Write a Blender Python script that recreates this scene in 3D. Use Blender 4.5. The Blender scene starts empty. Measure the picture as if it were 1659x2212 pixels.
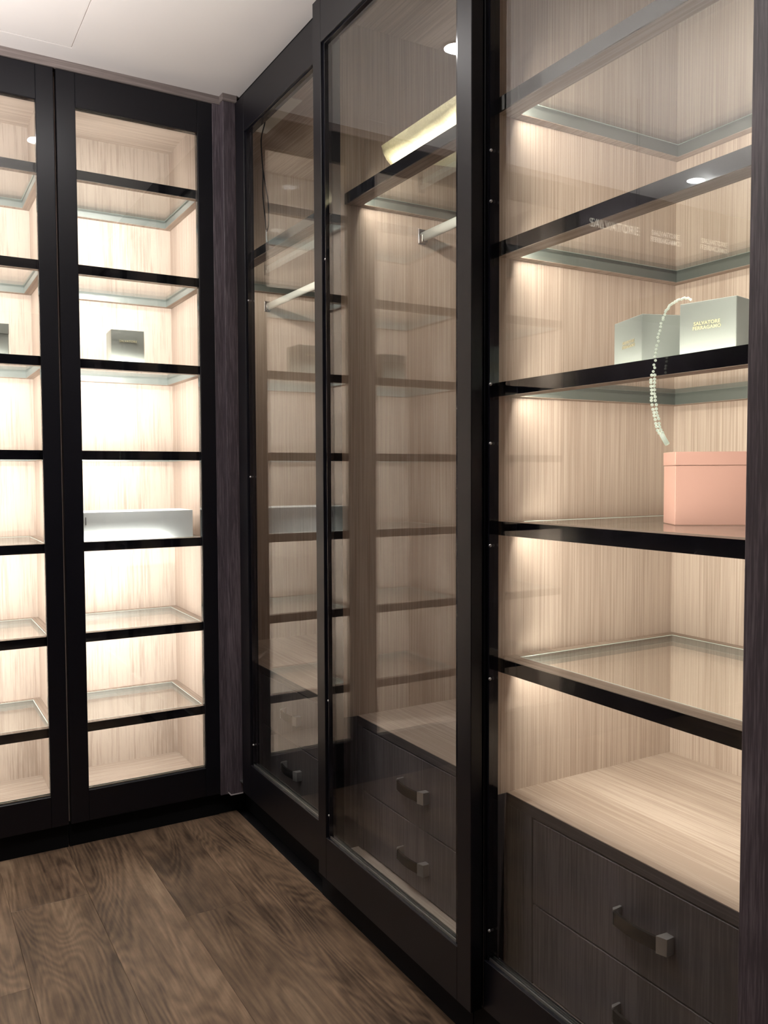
import bpy, bmesh, math, random
from mathutils import Vector, Matrix

# ------------------------------------------------------------------ camera
C = bpy.context.scene.collection
SC = bpy.context.scene
yaw, pitch, roll = math.radians(30.3611), math.radians(-2.6336), math.radians(-0.2157)
F = Vector((math.sin(yaw)*math.cos(pitch), math.cos(yaw)*math.cos(pitch), math.sin(pitch)))
R0 = Vector((math.cos(yaw), -math.sin(yaw), 0)); U0 = R0.cross(F)
R = math.cos(roll)*R0 + math.sin(roll)*U0
U = -math.sin(roll)*R0 + math.cos(roll)*U0
cam = bpy.data.cameras.new('camera'); cam.sensor_fit = 'HORIZONTAL'; cam.sensor_width = 36
cam.lens = 1809.7/1659*36; cam.clip_start = .05; cam.clip_end = 50
co = bpy.data.objects.new('camera', cam); C.objects.link(co)
M = Matrix.Identity(4)
for i in range(3):
    M[i][0] = R[i]; M[i][1] = U[i]; M[i][2] = -F[i]
co.matrix_world = Matrix.Translation((-1.1012, -2.9196, 1.26)) @ M
SC.camera = co
# ------------------------------------------------------------------ world, exposure, room lights
SC.view_settings.view_transform = 'Standard'; SC.view_settings.look = 'None'
SC.view_settings.gamma = 1; SC.view_settings.use_curve_mapping = False
SC.view_settings.exposure = 0.0
w = bpy.data.worlds.new('world'); SC.world = w; w.use_nodes = True
w.node_tree.nodes['Background'].inputs[0].default_value = (.75, .75, .8, 1)
w.node_tree.nodes['Background'].inputs[1].default_value = 0.0
SC.cycles.max_bounces = 14; SC.cycles.transparent_max_bounces = 32
SC.cycles.diffuse_bounces = 5; SC.cycles.glossy_bounces = 6
SC.cycles.use_denoising = True
SC.cycles.sample_clamp_indirect = 6
H = 2.60
LED_A = 610.0      # emission of the shelf strips, left cabinets
LED_B = 205.0      # emission of the shelf strips, wardrobes
SPOT_W = 42.0      # each downlight
DOWNLIGHTS = [(-.567, -.703), (-.789, -1.376), (-2.145, -.272)]
UP_W = 54.0       # added unseen uplighter that fills in light on the ceiling

def area(name, loc, rot, sx, sy, W, col=(1, .95, .9), parent=None):
    l = bpy.data.lights.new(name, 'AREA'); l.shape = 'RECTANGLE'; l.size = sx; l.size_y = sy
    l.energy = W; l.color = col
    o = bpy.data.objects.new(name, l); C.objects.link(o); o.location = loc; o.rotation_euler = rot
    if parent: o.parent = parent
    return o
UP_LOC = (-1.60, -1.05, 1.85)   # tray of the added uplighter, unseen left of the camera

# ------------------------------------------------------------------ materials
def mat(name):
    m = bpy.data.materials.new(name); m.use_nodes = True
    nt = m.node_tree; b = nt.nodes['Principled BSDF']
    return m, nt, b
def plain(name, col, rough=.5, metal=0, spec=.5, coat=0):
    m, nt, b = mat(name)
    b.inputs['Base Color'].default_value = (*col, 1); b.inputs['Roughness'].default_value = rough
    b.inputs['Metallic'].default_value = metal; b.inputs['Specular IOR Level'].default_value = spec
    b.inputs['Coat Weight'].default_value = coat
    return m
def wood(name, dark, light, axis='Z', fine=220, fig=5.0, rough=.5, stretch=.02, figamt=.5, bump=.12):
    """procedural oak: long fibres along one axis, fine pores and a broad figure"""
    m, nt, b = mat(name); N = nt.nodes; L = nt.links
    tc = N.new('ShaderNodeTexCoord')
    mp = N.new('ShaderNodeMapping'); s = [1, 1, 1]; s['XYZ'.index(axis)] = stretch
    mp.inputs['Scale'].default_value = s
    L.new(tc.outputs['Object'], mp.inputs['Vector'])
    n1 = N.new('ShaderNodeTexNoise'); n1.inputs['Scale'].default_value = fine; n1.inputs['Detail'].default_value = 3
    n1.inputs['Roughness'].default_value = .6
    L.new(mp.outputs[0], n1.inputs['Vector'])
    mp2 = N.new('ShaderNodeMapping'); s = [1, 1, 1]; s['XYZ'.index(axis)] = stretch*5
    mp2.inputs['Scale'].default_value = s
    L.new(tc.outputs['Object'], mp2.inputs['Vector'])
    n2 = N.new('ShaderNodeTexNoise'); n2.inputs['Scale'].default_value = fig; n2.inputs['Detail'].default_value = 4
    n2.inputs['Distortion'].default_value = .6
    L.new(mp2.outputs[0], n2.inputs['Vector'])
    mu = N.new('ShaderNodeMath'); mu.operation = 'MULTIPLY'; mu.inputs[1].default_value = 14*figamt
    L.new(n2.outputs[0], mu.inputs[0])
    sn = N.new('ShaderNodeMath'); sn.operation = 'SINE'; L.new(mu.outputs[0], sn.inputs[0])
    ma = N.new('ShaderNodeMath'); ma.operation = 'MULTIPLY_ADD'; ma.inputs[1].default_value = .12; L.new(sn.outputs[0], ma.inputs[0])
    L.new(n1.outputs[0], ma.inputs[2])
    cr = N.new('ShaderNodeValToRGB'); cr.color_ramp.elements[0].position = .36; cr.color_ramp.elements[1].position = .62
    cr.color_ramp.elements[0].color = (*dark, 1); cr.color_ramp.elements[1].color = (*light, 1)
    L.new(ma.outputs[0], cr.inputs[0]); L.new(cr.outputs[0], b.inputs['Base Color'])
    bp = N.new('ShaderNodeBump'); bp.inputs['Strength'].default_value = bump; bp.inputs['Distance'].default_value = .002
    L.new(n1.outputs[0], bp.inputs['Height']); L.new(bp.outputs[0], b.inputs['Normal'])
    b.inputs['Roughness'].default_value = rough
    return m
def glass(name, tint=(.95, .97, .96), rough=0.0, ior=1.5):
    m = bpy.data.materials.new(name); m.use_nodes = True; nt = m.node_tree; N = nt.nodes; L = nt.links
    N.remove(N['Principled BSDF']); out = N['Material Output']
    t = N.new('ShaderNodeBsdfTransparent'); t.inputs[0].default_value = (*tint, 1)
    g = N.new('ShaderNodeBsdfGlossy'); g.inputs['Roughness'].default_value = rough; g.inputs[0].default_value = (1, 1, 1, 1)
    f = N.new('ShaderNodeFresnel'); f.inputs[0].default_value = ior
    # a pane is a solid slab: use the outward normal on both of its faces
    geo = N.new('ShaderNodeNewGeometry'); mixn = N.new('ShaderNodeMath'); mixn.operation = 'MULTIPLY'
    lw = N.new('ShaderNodeLayerWeight'); lw.inputs[0].default_value = .5
    p = N.new('ShaderNodeMath'); p.operation = 'POWER'; p.inputs[1].default_value = 5.0
    L.new(lw.outputs['Facing'], p.inputs[0])
    ma = N.new('ShaderNodeMath'); ma.operation = 'MULTIPLY_ADD'
    r0 = ((ior-1)/(ior+1))**2
    ma.inputs[1].default_value = 1-r0; ma.inputs[2].default_value = r0
    L.new(p.outputs[0], ma.inputs[0])
    N.remove(f); N.remove(geo); N.remove(mixn)
    mx = N.new('ShaderNodeMixShader'); L.new(ma.outputs[0], mx.inputs[0]); L.new(t.outputs[0], mx.inputs[1]); L.new(g.outputs[0], mx.inputs[2])
    L.new(mx.outputs[0], out.inputs[0])
    return m
def emis(name, col, s):
    m, nt, b = mat(name)
    b.inputs['Base Color'].default_value = (0.8, .8, .8, 1)
    b.inputs['Emission Color'].default_value = (*col, 1); b.inputs['Emission Strength'].default_value = s
    return m

OAK_Z = wood('oak_vertical', (.37, .285, .238), (.52, .425, .365), 'Z', 260, 3.2, .55, .010, .45, .08)
OAK_ZF = wood('oak_vertical_figured', (.37, .285, .238), (.52, .425, .365), 'Z', 170, 4.5, .55, .035, 1.0, .08)
OAK_Y = wood('oak_lengthwise', (.37, .285, .238), (.52, .425, .365), 'Y', 150, 3.0, .5)
OAK_X = wood('oak_crosswise', (.37, .285, .238), (.52, .425, .365), 'X', 150, 3.0, .5)
OAK_RAIL = wood('oak_shelf_frame', (.24, .18, .145), (.36, .285, .24), 'Y', 150, 3.0, .55)
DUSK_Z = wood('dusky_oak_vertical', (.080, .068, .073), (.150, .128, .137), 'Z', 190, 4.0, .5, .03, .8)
DUSK_Y = wood('dusky_oak_lengthwise', (.075, .063, .066), (.145, .122, .128), 'Y', 190, 3.0, .5)
POST = wood('taupe_oak_post', (.058, .046, .056), (.145, .12, .138), 'Z', 260, 6.0, .45, .05, .6, .3)
CROWN = wood('oak_crown', (.20, .165, .155), (.34, .29, .275), 'X', 200, 6.0, .6)
BLACK = plain('black_satin_lacquer', (.0035, .0035, .0065), .38, 0, .38)
BLACK_G = plain('black_gloss', (.006, .006, .009), .09, 0, .6)
BLACK_M = plain('black_matt', (.005, .005, .006), .8, 0, .2)
CHROME = plain('brushed_chrome', (.60, .59, .60), .32, .75)
BOW = plain('black_nickel', (.09, .085, .085), .25, .8)
DCHROME = plain('dark_nickel', (.22, .20, .20), .3, 1)
ALU = plain('aluminium', (.55, .58, .57), .35, 1)
LINER_B = plain('dark_green_grey_glass_edge', (.10, .112, .105), .35, .2)
LINER = plain('green_grey_glass_edge', (.22, .235, .225), .35, .3)
PANE = glass('clear_glass', (.94, .955, .95))
SHELFG = glass('shelf_glass', (.98, .99, .985))
RIM = plain('pale_green_glass_rim', (.70, .80, .75), .2)
LEDM_A = emis('led_white', (1, .965, .90), LED_A)
LEDM_A2 = emis('led_white_low', (1, .955, .87), LED_A*.3)
LEDM_B = emis('led_warm_white', (1, .91, .765), LED_B)
LEDM_B2 = emis('led_warm_white_rail', (1, .91, .765), LED_B*.75)
CEIL = plain('ceiling_paint', (.86, .82, .80), .9, 0, .2)
WALL = plain('wall_paint', (.06, .055, .06), .9, 0, .2)
GREYBOX = plain('grey_card', (.33, .355, .34), .65)
GREYBOX3 = plain('grey_card_dark', (.24, .26, .25), .65)
GREYBOX2 = plain('grey_card_side', (.36, .37, .335), .65)
WHITEBOX = plain('white_gloss_card', (.84, .87, .88), .25)
GOLD = plain('gold_foil', (.92, .84, .55), .45, .1)
PINK = plain('pink_card', (.45, .255, .215), .7)
PINKE = plain('pink_card_edge', (.85, .62, .52), .6)
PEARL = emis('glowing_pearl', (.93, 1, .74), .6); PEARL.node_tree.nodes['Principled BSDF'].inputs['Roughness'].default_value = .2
RAILM = plain('silver_rail', (.62, .65, .63), .35, .25)
WHITEP = plain('white_plastic', (.8, .8, .78), .4)
PANELG = plain('grey_ceiling_panel', (.80, .80, .77), .6)
def brushed_sheet():
    m, nt, b = mat('quilted_foam_sheet'); N = nt.nodes; L = nt.links
    tc = N.new('ShaderNodeTexCoord'); n = N.new('ShaderNodeTexNoise'); n.inputs['Scale'].default_value = 180
    L.new(tc.outputs['Object'], n.inputs['Vector'])
    bp = N.new('ShaderNodeBump'); bp.inputs['Strength'].default_value = .6; bp.inputs['Distance'].default_value = .003
    L.new(n.outputs[0], bp.inputs['Height']); L.new(bp.outputs[0], b.inputs['Normal'])
    cr = N.new('ShaderNodeValToRGB'); cr.color_ramp.elements[0].color = (.42, .38, .25, 1); cr.color_ramp.elements[1].color = (.62, .58, .44, 1)
    L.new(n.outputs[0], cr.inputs[0]); L.new(cr.outputs[0], b.inputs['Base Color'])
    b.inputs['Roughness'].default_value = .45
    return m
SHEET = brushed_sheet()
def floor_mat():
    m, nt, b = mat('brown_oak_floor'); N = nt.nodes; L = nt.links
    tc = N.new('ShaderNodeTexCoord'); oi = N.new('ShaderNodeObjectInfo')
    sh = N.new('ShaderNodeVectorMath'); sh.operation = 'MULTIPLY_ADD'
    cx = N.new('ShaderNodeCombineXYZ')
    for k, f in enumerate((7.3, 19.1, 3.7)):
        q = N.new('ShaderNodeMath'); q.operation = 'MULTIPLY'; q.inputs[1].default_value = f
        L.new(oi.outputs['Random'], q.inputs[0]); L.new(q.outputs[0], cx.inputs[k])
    add = N.new('ShaderNodeVectorMath'); add.operation = 'ADD'
    L.new(tc.outputs['Object'], add.inputs[0]); L.new(cx.outputs[0], add.inputs[1]); N.remove(sh)
    mp = N.new('ShaderNodeMapping'); mp.inputs['Scale'].default_value = (1, .16, 1); L.new(add.outputs[0], mp.inputs[0])
    fig = N.new('ShaderNodeTexNoise'); fig.inputs['Scale'].default_value = 4.0; fig.inputs['Detail'].default_value = 2; fig.inputs['Distortion'].default_value = .5
    L.new(mp.outputs[0], fig.inputs['Vector'])
    m1 = N.new('ShaderNodeMath'); m1.operation = 'MULTIPLY'; m1.inputs[1].default_value = 230; L.new(fig.outputs[0], m1.inputs[0])
    s1 = N.new('ShaderNodeMath'); s1.operation = 'SINE'; L.new(m1.outputs[0], s1.inputs[0])
    mp2 = N.new('ShaderNodeMapping'); mp2.inputs['Scale'].default_value = (1, .04, 1); L.new(add.outputs[0], mp2.inputs[0])
    fine = N.new('ShaderNodeTexNoise'); fine.inputs['Scale'].default_value = 160; fine.inputs['Detail'].default_value = 4; L.new(mp2.outputs[0], fine.inputs['Vector'])
    mp3 = N.new('ShaderNodeMapping'); mp3.inputs['Scale'].default_value = (1, .35, 1); L.new(add.outputs[0], mp3.inputs[0])
    blot = N.new('ShaderNodeTexNoise'); blot.inputs['Scale'].default_value = 6.5; blot.inputs['Detail'].default_value = 5; blot.inputs['Roughness'].default_value = .65; L.new(mp3.outputs[0], blot.inputs['Vector'])
    a = N.new('ShaderNodeMath'); a.operation = 'MULTIPLY_ADD'; a.inputs[1].default_value = .075; L.new(s1.outputs[0], a.inputs[0]); 
    a2 = N.new('ShaderNodeMath'); a2.operation = 'MULTIPLY_ADD'; a2.inputs[1].default_value = .5; L.new(fine.outputs[0], a2.inputs[0])
    a3 = N.new('ShaderNodeMath'); a3.operation = 'MULTIPLY_ADD'; a3.inputs[1].default_value = 1.25; a3.inputs[2].default_value = -.385; L.new(blot.outputs[0], a3.inputs[0])
    L.new(a3.outputs[0], a2.inputs[2]); L.new(a2.outputs[0], a.inputs[2])
    cr = N.new('ShaderNodeValToRGB'); e = cr.color_ramp.elements
    e[0].position = .22; e[0].color = (.045, .028, .018, 1); e[1].position = .85; e[1].color = (.30, .21, .135, 1)
    x = cr.color_ramp.elements.new(.42); x.color = (.115, .074, .047, 1)
    x = cr.color_ramp.elements.new(.58); x.color = (.175, .115, .073, 1)
    L.new(a.outputs[0], cr.inputs[0])
    # knots
    vo = N.new('ShaderNodeTexVoronoi'); vo.inputs['Scale'].default_value = 2.6
    mp4 = N.new('ShaderNodeMapping'); mp4.inputs['Scale'].default_value = (1, .55, 1); L.new(add.outputs[0], mp4.inputs[0]); L.new(mp4.outputs[0], vo.inputs['Vector'])
    kr = N.new('ShaderNodeValToRGB'); kr.color_ramp.elements[0].position = .02; kr.color_ramp.elements[1].position = .085
    kr.color_ramp.elements[0].color = (.13, .09, .07, 1); kr.color_ramp.elements[1].color = (1, 1, 1, 1); L.new(vo.outputs['Distance'], kr.inputs[0])
    mm = N.new('ShaderNodeMix'); mm.data_type = 'RGBA'; mm.blend_type = 'MULTIPLY'; mm.inputs[0].default_value = 1
    L.new(cr.outputs[0], mm.inputs[6]); L.new(kr.outputs[0], mm.inputs[7])
    tint = N.new('ShaderNodeMapRange'); tint.inputs[3].default_value = .78; tint.inputs[4].default_value = 1.15; L.new(oi.outputs['Random'], tint.inputs[0])
    vm = N.new('ShaderNodeVectorMath'); vm.operation = 'SCALE'; L.new(mm.outputs[2], vm.inputs[0]); L.new(tint.outputs[0], vm.inputs[3])
    L.new(vm.outputs[0], b.inputs['Base Color'])
    bp = N.new('ShaderNodeBump'); bp.inputs['Strength'].default_value = .25; bp.inputs['Distance'].default_value = .002
    L.new(a.outputs[0], bp.inputs['Height']); L.new(bp.outputs[0], b.inputs['Normal'])
    b.inputs['Roughness'].default_value = .42
    return m
FLOOR = floor_mat()

# ------------------------------------------------------------------ helpers
def mesh_boxes(boxes, bevel=0.0):
    bm = bmesh.new()
    for (x0, x1, y0, y1, z0, z1) in boxes:
        r = bmesh.ops.create_cube(bm, size=1)
        for v in r['verts']:
            v.co = Vector(((x0+x1)/2+v.co.x*(x1-x0), (y0+y1)/2+v.co.y*(y1-y0), (z0+z1)/2+v.co.z*(z1-z0)))
        if bevel:
            es = list({e for v in r['verts'] for e in v.link_edges})
            bmesh.ops.bevel(bm, geom=es, offset=bevel, segments=1, affect='EDGES')
    return bm
def obj(name, bm, m, parent=None, smooth=False, origin=None):
    """bm is in world coordinates; with a parent, the mesh is moved into that parent's frame"""
    me = bpy.data.meshes.new(name)
    p = world_of(parent) if parent else Matrix.Identity(4)
    bm.transform(p.inverted())
    if smooth:
        for f in bm.faces: f.smooth = True
    bmesh.ops.recalc_face_normals(bm, faces=bm.faces[:])
    bm.to_mesh(me); bm.free()
    for q in (m if isinstance(m, (list, tuple)) else [m]): me.materials.append(q)
    o = bpy.data.objects.new(name, me); C.objects.link(o)
    if parent: o.parent = parent
    return o
def world_of(o):
    m = Matrix.Identity(4)
    while o is not None:
        m = Matrix.LocRotScale(o.location, o.rotation_euler, None) @ m
        o = o.parent
    return m
def bx(name, box, m, parent=None, bevel=0.0, kind=None):
    o = obj(name, mesh_boxes(box if isinstance(box, list) else [box], bevel), m, parent)
    if kind: o['kind'] = kind
    return o
def struct(name, box, m, bevel=0.0):
    return bx(name, box, m, None, bevel, 'structure')
def thing(name, label, cat, loc=(0, 0, 0), rotz=0, group=None):
    o = bpy.data.objects.new(name, None); C.objects.link(o); o.empty_display_size = .05
    o.location = loc; o.rotation_euler = (0, 0, rotz)
    o['label'] = label; o['category'] = cat
    if group: o['group'] = group
    return o
def tag(o, label, cat, group=None):
    o['label'] = label; o['category'] = cat
    if group: o['group'] = group
    return o
def prism(pts, axis, a, b):
    """extrude a closed 2D polygon along an axis; pts are the other two coordinates in xyz order"""
    bm = bmesh.new(); rows = []
    for t in (a, b):
        r = []
        for (p, q) in pts:
            c = {'x': (t, p, q), 'y': (p, t, q), 'z': (p, q, t)}[axis]
            r.append(bm.verts.new(c))
        rows.append(r)
    n = len(pts)
    for i in range(n):
        bm.faces.new((rows[0][i], rows[0][(i+1) % n], rows[1][(i+1) % n], rows[1][i]))
    bm.faces.new(rows[0]); bm.faces.new(rows[1][::-1])
    return bm
def tube(pts, r, seg=8):
    bm = bmesh.new(); rings = []
    for i, p in enumerate(pts):
        p = Vector(p); t = (Vector(pts[min(i+1, len(pts)-1)])-Vector(pts[max(i-1, 0)])).normalized()
        a = t.orthogonal().normalized() if i == 0 else (a - a.dot(t)*t).normalized()
        b = t.cross(a)
        rings.append([bm.verts.new(p + r*(math.cos(k*2*math.pi/seg)*a+math.sin(k*2*math.pi/seg)*b)) for k in range(seg)])
    for i in range(len(rings)-1):
        for k in range(seg):
            bm.faces.new((rings[i][k], rings[i][(k+1) % seg], rings[i+1][(k+1) % seg], rings[i+1][k]))
    bm.faces.new(rings[0][::-1]); bm.faces.new(rings[-1])
    return bm
def spline(pts, n=10):
    P = [Vector(p) for p in pts]; out = []
    for i in range(len(P)-1):
        p0 = P[max(i-1, 0)]; p1 = P[i]; p2 = P[i+1]; p3 = P[min(i+2, len(P)-1)]
        for k in range(n):
            t = k/n
            out.append(.5*((2*p1)+(-p0+p2)*t+(2*p0-5*p1+4*p2-p3)*t*t+(-p0+3*p1-3*p2+p3)*t**3))
    out.append(P[-1]); return out
def text(body, size, loc, xdir, up, m, parent, name='lettering', ext=.0004, align='CENTER', sx=1.0):
    """flat printed lettering; loc is its centre in world coordinates"""
    cu = bpy.data.curves.new(name, 'FONT'); cu.body = body; cu.size = size; cu.extrude = ext
    cu.align_x = align; cu.align_y = 'CENTER'; cu.space_character = 1.08; cu.space_line = .95; cu.offset = size*.012
    t = bpy.data.objects.new('tmp_text', cu); C.objects.link(t)
    dg = bpy.context.evaluated_depsgraph_get(); dg.update()
    me = bpy.data.meshes.new_from_object(t.evaluated_get(dg)); bpy.data.objects.remove(t)
    X = Vector(xdir).normalized(); Y = Vector(up).normalized(); Z = X.cross(Y)
    mw = Matrix(((X.x*sx, Y.x, Z.x, loc[0]), (X.y*sx, Y.y, Z.y, loc[1]), (X.z*sx, Y.z, Z.z, loc[2]), (0, 0, 0, 1)))
    me.transform(world_of(parent).inverted() @ mw)
    me.materials.clear(); me.materials.append(m)
    o = bpy.data.objects.new(name, me); C.objects.link(o); o.parent = parent
    return o

# ------------------------------------------------------------------ room shell
YB, XL = -4.6, -3.0     # back and left walls of the dressing room
fl = struct('floor', (XL-.1, 1.0, YB-.1, 1.0, -.10, -.012), BLACK_M)
random.seed(4)
xs = [-3.0, -2.79, -2.58, -2.37, -2.16, -1.95, -1.74, -1.53, -1.32, -1.11, -.84, -.626, -.415, -.229, -.02]
base_plank = {}
for i in range(len(xs)-1):
    a, b = xs[i], xs[i+1]
    y = .03 - random.uniform(.2, 1.2)*0; cuts = [.10]
    first = {9: -.75, 10: -.34, 11: -1.25, 12: -.62, 13: -1.5}.get(i, -random.uniform(.5, 1.6))
    cuts.append(first)
    while cuts[-1] > YB: cuts.append(cuts[-1]-1.35)
    for k in range(len(cuts)-1):
        y1, y0 = cuts[k], max(cuts[k+1], YB)
        if y0 >= y1: continue
        bm = mesh_boxes([(-(b-a)/2+.0002, (b-a)/2-.0002, -(y1-y0)/2+.0001, (y1-y0)/2-.0001, -.012, 0)], .0006)
        o = obj('plank', bm, FLOOR); o.parent = fl; o.location = ((a+b)/2, (y0+y1)/2, 0)
ce = struct('ceiling', (XL-.1, 1.0, YB-.1, 1.0, H+.004, H+.1), CEIL)
# ceiling board cut around the flush access hatch
HX0, HX1, HY0, HY1 = -1.20, -.582, -.60, -.098
g = .0025
bx('ceiling_board', [(XL, HX0-g, YB, 1, H, H+.004), (HX1+g, 1, YB, 1, H, H+.004), (HX0-g, HX1+g, YB, HY0-g, H, H+.004), (HX0-g, HX1+g, HY1+g, 1, H, H+.004)], CEIL, ce)
bx('access_hatch', (HX0, HX1, HY0, HY1, H+.0005, H+.004), CEIL, ce, .0004)
struct('wall_left', (XL-.1, XL, YB, 1.0, 0, H), WALL)
struct('wall_back', (XL-.1, 1.0, YB-.1, YB, 0, H), WALL)
struct('wall_right', (.66, .76, YB, 1.0, 0, H), WALL)
struct('wall_front', (XL-.1, .76, .60, .70, 0, H), WALL)

# trims between the left cabinets and the wardrobes
struct('trim_1', (-.0915, -.050, -.002, .020, .080, 2.572), POST, .001)
t2 = struct('trim_2', (-.063, -.0165, -.032, .016, .088, 2.576), POST, .0015)
bx('end_cap', (-.0635, -.016, -.0325, .010, .084, .088), plain('pale_edge', (.5, .47, .48), .5), t2)
struct('trim_3', [(-1.70, -.055, -.004, .03, 2.572, H), (-.066, -.012, -.038, .03, 2.576, H)], CROWN, .001)
struct('trim_4', (.0, .04, -2.2, .03, 2.565, H), BLACK_M)
struct('trim_5', (-.07, .62, -2.60, -2.162, 0, H), POST, .0015)
struct('baseboard_1', (-.090, .02, .03, .06, 0, .084), BLACK_M)

# ------------------------------------------------------------------ shelf with glass, shared builder
def shelf(parent, x0, x1, y0, y1, zt, front, ledm, th=.030, fw=.045, sw=.022, bw=.022, stripc=OAK_RAIL, cut=.01):
    """front is 'y' when the shelf faces -y and 'x' when it faces -x"""
    zb = zt-th
    if front == 'y':
        ax0, ax1, ay0, ay1 = x0+sw, x1-sw, y0+fw, y1-bw
        fr = [(x0, x1, y0+.004, ay0, zb, zt), (x0, ax0, ay0, y1, zb, zt), (ax1, x1, ay0, y1, zb, zt), (ax0, ax1, ay1, y1, zb, zt)]
        s = bx('shelf', fr, stripc, parent)
        bx('front_edge', (x0, x1, y0, y0+.004, zb-.0005, zt+.0005), BLACK_G, s)
    else:
        ax0, ax1, ay0, ay1 = x0+fw, x1-bw, y0+sw, y1-sw
        fr = [(x0+.004, ax0, y0, y1, zb, zt), (ax0, x1, y0, ay0, zb, zt), (ax0, x1, ay1, y1, zb, zt), (ax1, x1, ay0, ay1, zb, zt)]
        s = bx('shelf', fr, stripc, parent)
        bx('front_edge', (x0, x0+.004, y0, y1, zb-.0005, zt+.0005), BLACK_G, s)
    e = .0012
    bx('liner', [(ax0, ax0+e, ay0, ay1, zb+.001, zt-.001), (ax1-e, ax1, ay0, ay1, zb+.001, zt-.001),
                 (ax0, ax1, ay0, ay0+e, zb+.001, zt-.001), (ax0, ax1, ay1-e, ay1, zb+.001, zt-.001)], LINER if front == 'y' else LINER_B, s)
    bx('glass_panel', (ax0+e, ax1-e, ay0+e, ay1-e, zt-.009, zt-.001), SHELFG, s)
    r = .0028
    bx('glass_rim', [(ax0+e, ax0+e+r, ay0+e, ay1-e, zt-.001, zt-.0004), (ax1-e-r, ax1-e, ay0+e, ay1-e, zt-.001, zt-.0004),
                     (ax0+e+r, ax1-e-r, ay0+e, ay0+e+r, zt-.001, zt-.0004), (ax0+e+r, ax1-e-r, ay1-e-r, ay1-e, zt-.001, zt-.0004)], RIM, s)
    # light strip: small wedge on the inner side of the front rail, looking back and down
    q = .007
    if front == 'y':
        bm = prism([(ay0+e, zb+.001), (ay0+e, zb+.001+q), (ay0+e+q*.25, zb+.001+q)], 'x', ax0+.01, ax1-cut)
    else:
        bm = prism([(ax0+e, zb+.001), (ax0+e, zb+.001+q), (ax0+e+q*.25, zb+.001+q)], 'y', ay0+.01, ay1-.01)
    o = obj('led_strip', bm, [BLACK_M, ledm], s)
    for p in o.data.polygons:
        n = p.normal
        k = n.y if front == 'y' else n.x
        if k > .3 and -.6 < n.z < -.02: p.material_index = 1
    return s

def door(parent, face, plane, a0, a1, z0, z1, st0, st1, rb, rt, depth, bead=.012, screws=()):
    """framed glass door. face 'y': front at y=plane, spans x a0..a1. face 'x': front at x=plane, spans y a0..a1"""
    def B(a, b, d0, d1, c, d):
        return (a, b, plane+d0, plane+d1, c, d) if face == 'y' else (plane+d0, plane+d1, a, b, c, d)
    g0, g1, zg0, zg1 = a0+st0, a1-st1, z0+rb, z1-rt
    d = bx('door', [B(a0, g0, 0, depth, z0, z1), B(g1, a1, 0, depth, z0, z1), B(g0, g1, 0, depth, z0, zg0), B(g0, g1, 0, depth, zg1, z1)], BLACK, parent, .0012)
    k = bead
    bx('glazing_bead', [B(g0, g0+k, .006, depth-.004, zg0, zg1), B(g1-k, g1, .006, depth-.004, zg0, zg1),
                        B(g0+k, g1-k, .006, depth-.004, zg1-k*.5, zg1)], BLACK_G, d)
    bx('bottom_channel', [B(g0+k, g1-k, .008, .011, zg0, zg0+.006), B(g0+k, g1-k, .019, .022, zg0, zg0+.006)], ALU, d)
    bx('glass_pane', B(g0+k*.7, g1-k*.7, .012, .018, zg0+.001, zg1-.001), PANE, d)
    return d

# ------------------------------------------------------------------ left display cabinets
AZ = [2.2735, 1.962, 1.6495, 1.3405, 1.0295, .7185, .4085]
YS, YK = .045, .488
UNITS = [(-.6165, -.088, 'tall lit display cabinet beside the corner post, holding a long white box'),
         (-1.1465, -.6185, 'tall lit display cabinet cut off by the left edge of the picture'),
         (-1.6765, -1.1485, 'tall lit display cabinet beyond the left edge of the picture')]
cabs = []
for i, (x0, x1, lab) in enumerate(UNITS):
    t = thing('display_cabinet', lab, 'cabinet', ((x0+x1)/2, .25, 0), 0, 'lit display cabinets along the left wall')
    cabs.append(t)
    sx0, sx1 = x0+.017, x1-.017
    bx('back_panel', (x0, x1, YK, YK+.018, .084, 2.572), OAK_ZF, t)
    bx('side_panel', (x0+.001, sx0, .034, YK, .084, 2.572), OAK_Z, t)
    bx('side_panel', (sx1, x1-.001, .034, YK, .084, 2.572), OAK_Z, t)
    bx('top_panel', (sx0, sx1, .034, YK, 2.548, 2.572), OAK_X, t)
    bx('bottom_panel', (sx0, sx1, .034, YK, .084, .106), OAK_X, t)
    bx('plinth', (x0+.001, x1-.001, .026, .044, 0, .083), BLACK_M, t)
    for k, z in enumerate(AZ): shelf(t, sx0, sx1, YS, YK, z, 'y', LEDM_A if k < 6 else LEDM_A2, .030, .030, .026, .022, OAK_RAIL, .13)
    door(t, 'y', 0.0, x0+.003, x1-.003, .086, 2.570, .0590, .0540, .105, .110, .030, .0012)

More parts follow.
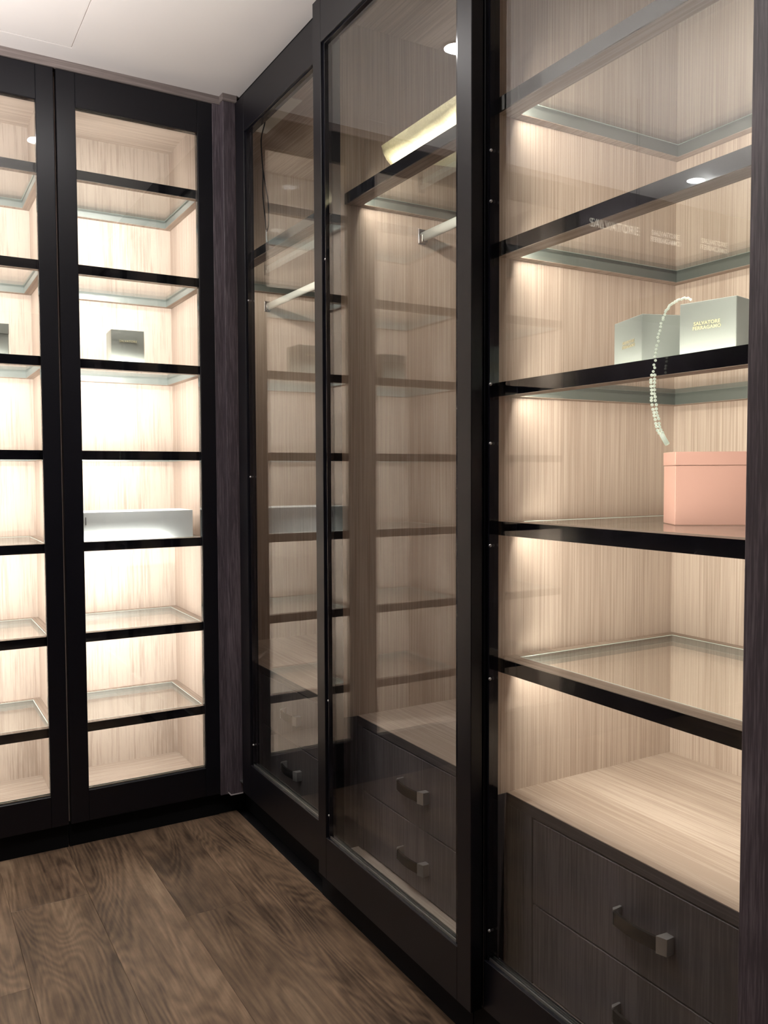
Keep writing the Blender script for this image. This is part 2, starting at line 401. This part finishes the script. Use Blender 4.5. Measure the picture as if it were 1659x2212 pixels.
# ------------------------------------------------------------------ wardrobes on the right
BZ = [2.055, 1.753, 1.4545, 1.155, .856]
XS, XK = .030, .592
def handle_bm(x, yc, zc, L=.128, out=.030, h=.034, tk=.006):
    """bow handle on a face at x, projecting towards -x"""
    bm = bmesh.new(); n = 12; prev = None; e = .012
    for i in range(n+1):
        t = i/n; y = yc + L/2 - .005 - t*(L-.005-.018)
        o = out*(.80+.20*math.sin(math.pi*t))
        hh = h*(.36)
        ring = [bm.verts.new(c) for c in ((x-o, y, zc-hh), (x-o, y, zc+hh), (x-o+tk, y, zc+hh), (x-o+tk, y, zc-hh))]
        if prev:
            for k in range(4): bm.faces.new((prev[k], prev[(k+1) % 4], ring[(k+1) % 4], ring[k]))
        else: bm.faces.new(ring[::-1])
        prev = ring
    bm.faces.new(prev)
    return bm
def handle(parent, x, yc, zc):
    L, out, h = .128, .030, .034
    o = obj('handle', handle_bm(x, yc, zc), [BOW, CHROME], parent)
    # square end blocks that reach back to the drawer front
    bm = bmesh.new()
    for s in (-1, 1):
        y0 = yc+s*L/2; y1 = yc+s*(L/2-(.019 if s < 0 else .007))
        pts = [(x, y0), (x-out*.62, y0), (x-out*.84, y1), (x-out*.62, y1), (x, y1+s*.002)]
        if s > 0: pts = pts[::-1]
        r = [[bm.verts.new((p[0], p[1], zc+q*h/2*.92)) for p in pts] for q in (-1, 1)]
        n = len(pts)
        for k in range(n): bm.faces.new((r[0][k], r[0][(k+1) % n], r[1][(k+1) % n], r[1][k]))
        bm.faces.new(r[0][::-1]); bm.faces.new(r[1])
    b2 = bmesh.new(); me = bpy.data.meshes.new('t'); bmesh.ops.recalc_face_normals(bm, faces=bm.faces[:]); bm.to_mesh(me); bm.free()
    me.transform(world_of(parent).inverted()); nf = len(o.data.polygons); bb = bmesh.new(); bb.from_mesh(o.data); bb.from_mesh(me); bb.to_mesh(o.data); bb.free()
    for p in o.data.polygons[nf:]: p.material_index = 1
    bpy.data.meshes.remove(me)
    return o
def wardrobe(label, yn, yf, zs, dy0, dy1, hy, rail, gaps=(.520, .3335, .158)):
    """yn: near side wall (small y), yf: far side wall; drawers from dy1 (far) to dy0 (near)"""
    t = thing('wardrobe', label, 'wardrobe', (.3, (yn+yf)/2, 0), 0, 'open wardrobe bays along the right wall')
    bx('back_panel', (XK, XK+.018, yn-.004, yf+.004, .084, 2.56), OAK_Z, t)
    bx('side_panel', (.014, XK, yf, yf+.0043, .084, 2.56), OAK_Z, t)
    bx('side_panel', (.014, XK, yn-.0043, yn, .084, 2.56), OAK_Z, t)
    bx('top_panel', (.014, XK, yn, yf, 2.535, 2.56), OAK_Y, t)
    bx('bottom_panel', (.014, XK, yn, yf, .130, .155), OAK_Y, t)
    for z in zs: shelf(t, XS, XK, yn, yf, z, 'x', LEDM_B2 if rail else LEDM_B, .029, .048, .024, .024)
    xc = .063
    c = bx('filler_or_shade_strip', (xc, xc+.02, dy1, yf, .155, .522), DUSK_Z, t)
    bx('filler_or_shade_strip', (xc, xc+.02, yn, dy0, .155, .522), DUSK_Z, t)
    bx('filler_or_shade_strip', (.0142, xc, yf-.0015, yf, .155, .5465), DUSK_Z, t)  # thin dark panel: shade on the side wall before the drawers, put in as colour
    bx('filler_or_shade_strip', (.0142, xc, yn, yn+.0015, .155, .5465), DUSK_Z, t)  # same coloured-in shade on the near side wall
    bx('case_body', (xc+.02, XK, dy0, dy1, .156, .521), BLACK_M, t)
    bx('counter_edge', (xc, xc+.0012, yn, yf, .5225, .5465), DUSK_Y, t)
    bx('counter_top', (xc+.0012, XK, yn, yf, .522, .5476), OAK_Y, t)
    zt = gaps[0]
    for k in range(2):
        zb = gaps[k+1]
        d = bx('drawer', (xc+.0005, xc+.0185, dy0+.0018, dy1-.0018, zb+.0016, zt-.0018), DUSK_Z, t, .0012)
        handle(d, xc+.0005, hy, (.428, .240)[k])
        zt = zb
    if rail:
        rx, rz = rail
        r = obj('clothes_rail', prism([(rx+.0075*math.cos(a)*(1.0), rz+.015*math.sin(a)) for a in [k*math.pi/8 for k in range(16)]], 'y', yn+.001, yf-.001), RAILM, t, True)
        bx('rail_bracket', [(rx-.012, rx+.012, yf-.004, yf, rz-.020, rz+.024), (rx-.010, rx+.010, yf-.02, yf-.004, rz-.018, rz+.004)], DCHROME, r, .0008)
        bx('rail_bracket', [(rx-.012, rx+.012, yn, yn+.004, rz-.020, rz+.024), (rx-.010, rx+.010, yn+.004, yn+.02, rz-.018, rz+.004)], DCHROME, r, .0008)
    return t
w1 = wardrobe('far wardrobe bay next to the corner, with a dangling cable above its shelf', -.752, .432, BZ[:1], -.600, -.027, -.312, (.290, 1.968))
w2 = wardrobe('middle wardrobe bay with clothes rail, behind the sliding door that stands forward', -1.4585, -.773, BZ[:1], -1.430, -.803, -1.091, (.290, 1.968))
w3 = wardrobe('near wardrobe bay with five glass shelves over drawers, holding the pink box', -2.205, -1.4675, BZ, -2.180, -1.556, -1.872, None)
d1 = door(w1, 'x', -.030, -.800, -.0655, .103, 2.560, .055, .080, .122, .125, .034, .010)
d2 = door(w2, 'x', -.0634, -1.507, -.765, .103, 2.560, .0505, .049, .122, .125, .030, .012)
d3 = door(w3, 'x', -.030, -2.210, -1.462, .103, 2.560, .050, .046, .110, .125, .034, .010)
for dd, yy, zl in ((d3, -1.518, (1.923, 1.82, 1.445, 1.322, 1.108, .825, .279)), (d1, -.155, (1.86, 1.25, .30)), (d2, -.822, (1.85, .62, .29))):
    for z in zl:
        bm = bmesh.new(); bmesh.ops.create_uvsphere(bm, u_segments=8, v_segments=6, radius=.0034)
        X = {'d': 0}; px = -.0565 if dd is d2 else -.022
        bmesh.ops.transform(bm, matrix=Matrix.Translation((px, yy, z)), verts=bm.verts)
        obj('screw', bm, CHROME, dd, True)
# plinths below the wardrobes: the far run is set back a little
bx('plinth', (.018, .036, -.700, .030, 0, .130), BLACK_M, w1)
bx('plinth', (-.022, .0, -1.46, -.703, 0, .125), BLACK_M, w2)
bx('plinth', (-.022, .0, -2.162, -1.463, 0, .125), BLACK_M, w3)
for ww, a, b in ((w1, -.752, .03), (w2, -1.459, -.755), (w3, -2.16, -1.4625)):
    bx('door_track', [(-.028, .03, a, b, .131, .134), (.002, .005, a, b, .134, .146), (.016, .019, a, b, .134, .146)], ALU, ww)

# grey hatch in the far wardrobe's ceiling, with its small white clip
bx('ceiling_hatch', (.072, .140, -.26, .060, 2.532, 2.5348), PANELG, w1)
clip = bx('cable_clip', [(.062, .078, .030, .048, 2.523, 2.535), (.078, .092, .034, .044, 2.526, 2.535)], WHITEP, w1, .001)

# ------------------------------------------------------------------ boxes and things on the shelves
def oriented_box(c, u, L, D, z0, z1):
    u = Vector((u[0], u[1], 0)).normalized(); v = Vector((u.y, -u.x, 0))
    if v.x < 0: v = -v
    return Vector((c[0], c[1], 0)), u, v
def gift_box(name, label, c, u, v, L, D, z0, z1, m, group, lid=None, lidm=None):
    """c: near-left corner, u along the front, v to the back"""
    u = Vector((*u, 0)).normalized(); v = Vector((*v, 0)).normalized(); c = Vector((*c, 0))
    t = thing(name, label, 'box', (c+u*L/2+v*D/2+Vector((0, 0, z0)))[:], math.atan2(u.y, u.x), group)
    def blk(n, e, a, b, mm, bev=.001):
        bm = bmesh.new(); r = []
        for z in (a, b):
            r.append([bm.verts.new(p+Vector((0, 0, z))) for p in (c-u*e-v*e, c+u*(L+e)-v*e, c+u*(L+e)+v*(D+e), c-u*e+v*(D+e))])
        for k in range(4): bm.faces.new((r[0][k], r[0][(k+1) % 4], r[1][(k+1) % 4], r[1][k]))
        bm.faces.new(r[0][::-1]); bm.faces.new(r[1])
        bmesh.ops.bevel(bm, geom=bm.edges[:], offset=bev, segments=1, affect='EDGES')
        return obj(n, bm, mm, t)
    lz = z1-(lid or .03)
    if lid:
        blk('box_base', 0, z0, lz-.0008, m); blk('lid', .0012, lz, z1, lidm or m)
    else: blk('box_body', 0, z0, z1, m)
    return t, c, u, v
G = 'grey boxes on the shelves'
Zs = 1.4545
t, c, u, v = gift_box('gift_box', 'square grey box with gold lettering, front one of two on the wardrobe shelf', (.145, -1.862), (.196, -.98), (.98, .196), .106, .106, Zs, 1.5655, GREYBOX, G)
text('SALVATORE\nFERRAGAMO', .0086, (c+u*.052-v*.0006+Vector((0, 0, Zs+.0675)))[:], u, (0, 0, 1), GOLD, t)
t, c, u, v = gift_box('gift_box', 'square grey box with faint gold lettering, turned askew behind the front one', (.140+.336*.115, -1.777+.942*.115), (-.336, -.942), (.942, -.336), .115, .110, Zs, 1.5625, GREYBOX3, G)
text('SALVATORE\nFERRAGAMO', .0086, (c+u*.062-v*.0006+Vector((0, 0, Zs+.058)))[:], u, (0, 0, 1), plain('dull_gold', (.42, .37, .26), .5), t)
t, c, u, v = gift_box('gift_box', 'small grey box with pale lettering in the display cabinet by the corner post', (-.431, .104), (.995, -.06), (.06, .995), .113, .105, 1.6495, 1.767, GREYBOX2, G)
text('SALVATORE', .0105, (c+u*.058-v*.0006+Vector((0, 0, 1.6495+.078)))[:], u, (0, 0, 1), GOLD, t)
t, c, u, v = gift_box('gift_box', 'grey lidded box half cut off by the left edge of the picture', (-.872, .10), (1, 0), (0, 1), .112, .10, 1.6495, 1.756, GREYBOX2, G, .034)
t, c, u, v = gift_box('long_box', 'long low glossy white box in the display cabinet by the corner post', (-.588, .100), (1, 0), (0, 1), .438, .16, 1.0295, 1.129, WHITEBOX, None)
obj('end_label', mesh_boxes([(-.530, -.5275, .0992, .0997, 1.085, 1.112)]), DCHROME, t)
t, c, u, v = gift_box('hat_box', 'large salmon pink box with lid at the post on the wardrobe shelf', (.244, -1.772), (.83, -.56), (.56, .83), .30, .085, 1.155, 1.301, PINK, None, .027, PINK)

# beads
P = [(.15, -1.885, 1.571), (.12, -1.893, 1.569), (.08, -1.905, 1.556), (.05, -1.918, 1.540), (.030, -1.927, 1.525), (.018, -1.929, 1.500), (.016, -1.926, 1.478), (.016, -1.919, 1.44), (.016, -1.916, 1.409),
     (.016, -1.919, 1.378), (.016, -1.928, 1.342), (.016, -1.936, 1.326)]
neck = thing('bead_necklace', 'string of glowing pearly beads hanging off the grey box in front of the shelf edge', 'necklace', (.016, -1.93, 1.32))
path = spline(P, 40); L = 0; bm = bmesh.new(); last = path[0]; total = 0; random.seed(2)
acc = 0
for p, q in zip(path, path[1:]):
    acc += (q-p).length
    if acc >= .0060:
        acc = 0; total += 1
        low = q.z < 1.43; rr = .0030 if low else .0026
        for s in ((-1, 1) if low else (0,)):
            o = Vector((random.uniform(-.001, .001), s*.0036+random.uniform(-.001, .001), random.uniform(-.001, .001)))
            bmesh.ops.create_icosphere(bm, subdivisions=1, radius=rr, matrix=Matrix.Translation(q+o))
o = obj('beads', bm, PEARL, neck, True); o['kind'] = 'stuff'
obj('clasp', tube([(.016, -1.937, 1.324), (.016, -1.943, 1.315), (.016, -1.949, 1.307)], .0042), PEARL, neck, True)

# curled sheet on the middle wardrobe's shelf, with a strip light added under its lip to make it glow
prof = [(.47, 2.0585), (.42, 2.085), (.36, 2.102), (.28, 2.106), (.20, 2.100), (.12, 2.086), (.08, 2.074), (.060, 2.072), (.045, 2.084), (.034, 2.100), (.028, 2.119)]
bm = bmesh.new(); th = .003; rows = []
for yy, dx in ((-.985, 0), (-1.1, .0), (-1.25, .0), (-1.40, .0)):
    rows.append([bm.verts.new((x+dx, yy, z+.0)) for x, z in prof])
for a, b in zip(rows, rows[1:]):
    for k in range(len(prof)-1): bm.faces.new((a[k], a[k+1], b[k+1], b[k]))
r = bmesh.ops.solidify(bm, geom=bm.faces[:], thickness=.003)
cur = obj('curled_sheet', bm, SHEET, None, True)
tag(cur, 'glowing curled foam sheet lying on the shelf of the middle wardrobe', 'sheet')
sl = obj('added_strip_light', prism([(.044, 2.0558), (.044, 2.0585), (.054, 2.0585), (.054, 2.0558)], 'y', -1.39, -1.0), emis('sheet_fill_glow', (1, .93, .72), 85), None)
tag(sl, 'thin strip light added under the lip of the curled foam sheet', 'light')

# cable in the far wardrobe
cab = thing('hanging_cable', 'thin dark looped cable with white end hanging in the far wardrobe bay', 'cable', (.07, -.10, 2.0))
obj('plug', mesh_boxes([(.063, .073, -.112, -.100, 2.508, 2.522)], .001), BLACK_M, cab)
obj('wire', tube(spline([(.068, -.106, 2.508), (.066, -.098, 2.49), (.062, -.080, 2.45), (.062, -.085, 2.38), (.064, -.088, 2.33), (.062, -.09, 2.25), (.060, -.115, 2.16), (.055, -.135, 2.11)], 6), .0022, 6), BLACK_M, cab, True)
obj('wire', tube(spline([(.064, -.088, 2.34), (.066, -.105, 2.28), (.066, -.128, 2.22), (.062, -.14, 2.14), (.055, -.138, 2.11)], 6), .0022, 6), BLACK_M, cab, True)
obj('wire_end', tube(spline([(.055, -.136, 2.115), (.053, -.140, 2.085), (.050, -.156, 2.058)], 6), .0026, 6), WHITEP, cab, True)

# recessed downlights
for k, (x, y) in enumerate(DOWNLIGHTS):
    lab = ('recessed round downlight in the white ceiling near the corner', 'recessed round downlight over the middle of the floor',
           'recessed round downlight by the left wall near the cabinets')[k]
    t = thing('downlight', lab, 'lamp', (x, y, H), 0, 'recessed ceiling downlights')
    bm = bmesh.new(); n = 28
    ro, ri = .046, .036
    rr = [[bm.verts.new((x+r*math.cos(i*2*math.pi/n), y+r*math.sin(i*2*math.pi/n), z)) for i in range(n)] for r, z in ((ro, H-.0005), (ro-.003, H-.004), (ri, H-.004), (ri, H-.0005))]
    for a, b in zip(rr, rr[1:]+rr[:1]):
        for i in range(n): bm.faces.new((a[i], a[(i+1) % n], b[(i+1) % n], b[i]))
    obj('trim_ring', bm, WHITEP, t)
    bm = bmesh.new(); bmesh.ops.create_circle(bm, cap_ends=True, segments=28, radius=ri-.0005, matrix=Matrix.Translation((x, y, H-.002)))
    bmesh.ops.solidify(bm, geom=bm.faces[:], thickness=.0012)
    obj('bulb', bm, emis('downlight_glow', (1, .97, .95), 160), t)
    l = bpy.data.lights.new('downlight_beam', 'SPOT'); l.energy = SPOT_W; l.spot_size = math.radians(95); l.spot_blend = .9; l.shadow_soft_size = .03; l.color = (1, .95, .9)
    o = bpy.data.objects.new('downlight_beam', l); C.objects.link(o); o.parent = t; o.location = (0, 0, -.01)

# uplighter added outside the view to brighten the ceiling
ux, uy, uz = UP_LOC
t = thing('added_uplighter', 'added tray uplighter brightening the ceiling, unseen left of the view', 'lamp', UP_LOC)
bx('added_uplighter_tray', [(ux-.35, ux+.35, uy-.35, uy+.35, uz-.03, uz-.02), (ux-.35, ux-.34, uy-.35, uy+.35, uz-.02, uz+.03), (ux+.34, ux+.35, uy-.35, uy+.35, uz-.02, uz+.03),
                 (ux-.34, ux+.34, uy-.35, uy-.34, uz-.02, uz+.03), (ux-.34, ux+.34, uy+.34, uy+.35, uz-.02, uz+.03)], BLACK_M, t)
for a in (-.32, .32):
    for b in (-.32, .32):
        obj('added_uplighter_wire', tube([(ux+a, uy+b, uz-.02), (ux+a, uy+b, H)], .0015, 6), BLACK_M, t)
area('ceiling_fill', (0, 0, 0), (math.pi, 0, 0), .62, .62, UP_W, (1, .95, .92), t)

# pier beyond the left cabinets with small back-to-front lettering that the wardrobe glass reflects
struct('trim_6', (-2.98, -1.69, 0.0, .60, 0, H), POST)
LIT = emis('lit_lettering', (1, .93, .72), 2.0)
t = thing('wall_sign', 'small lit lettering high on the pier left of the view', 'sign', (-2.2, -.002, 2.42))
text('SALVATORE', .056, (-1.912, -.003, 2.420), (-1, 0, 0), (0, 0, 1), LIT, t, 'large_lettering', sx=1.0)
text('SALVATORE\nFERRAGAMO', .034, (-2.26, -.003, 2.415), (-1, 0, 0), (0, 0, 1), LIT, t, 'small_lettering')
text('SALVATORE\nFERRAGAMO', .034, (-2.62, -.003, 2.425), (-1, 0, 0), (0, 0, 1), LIT, t, 'small_lettering')
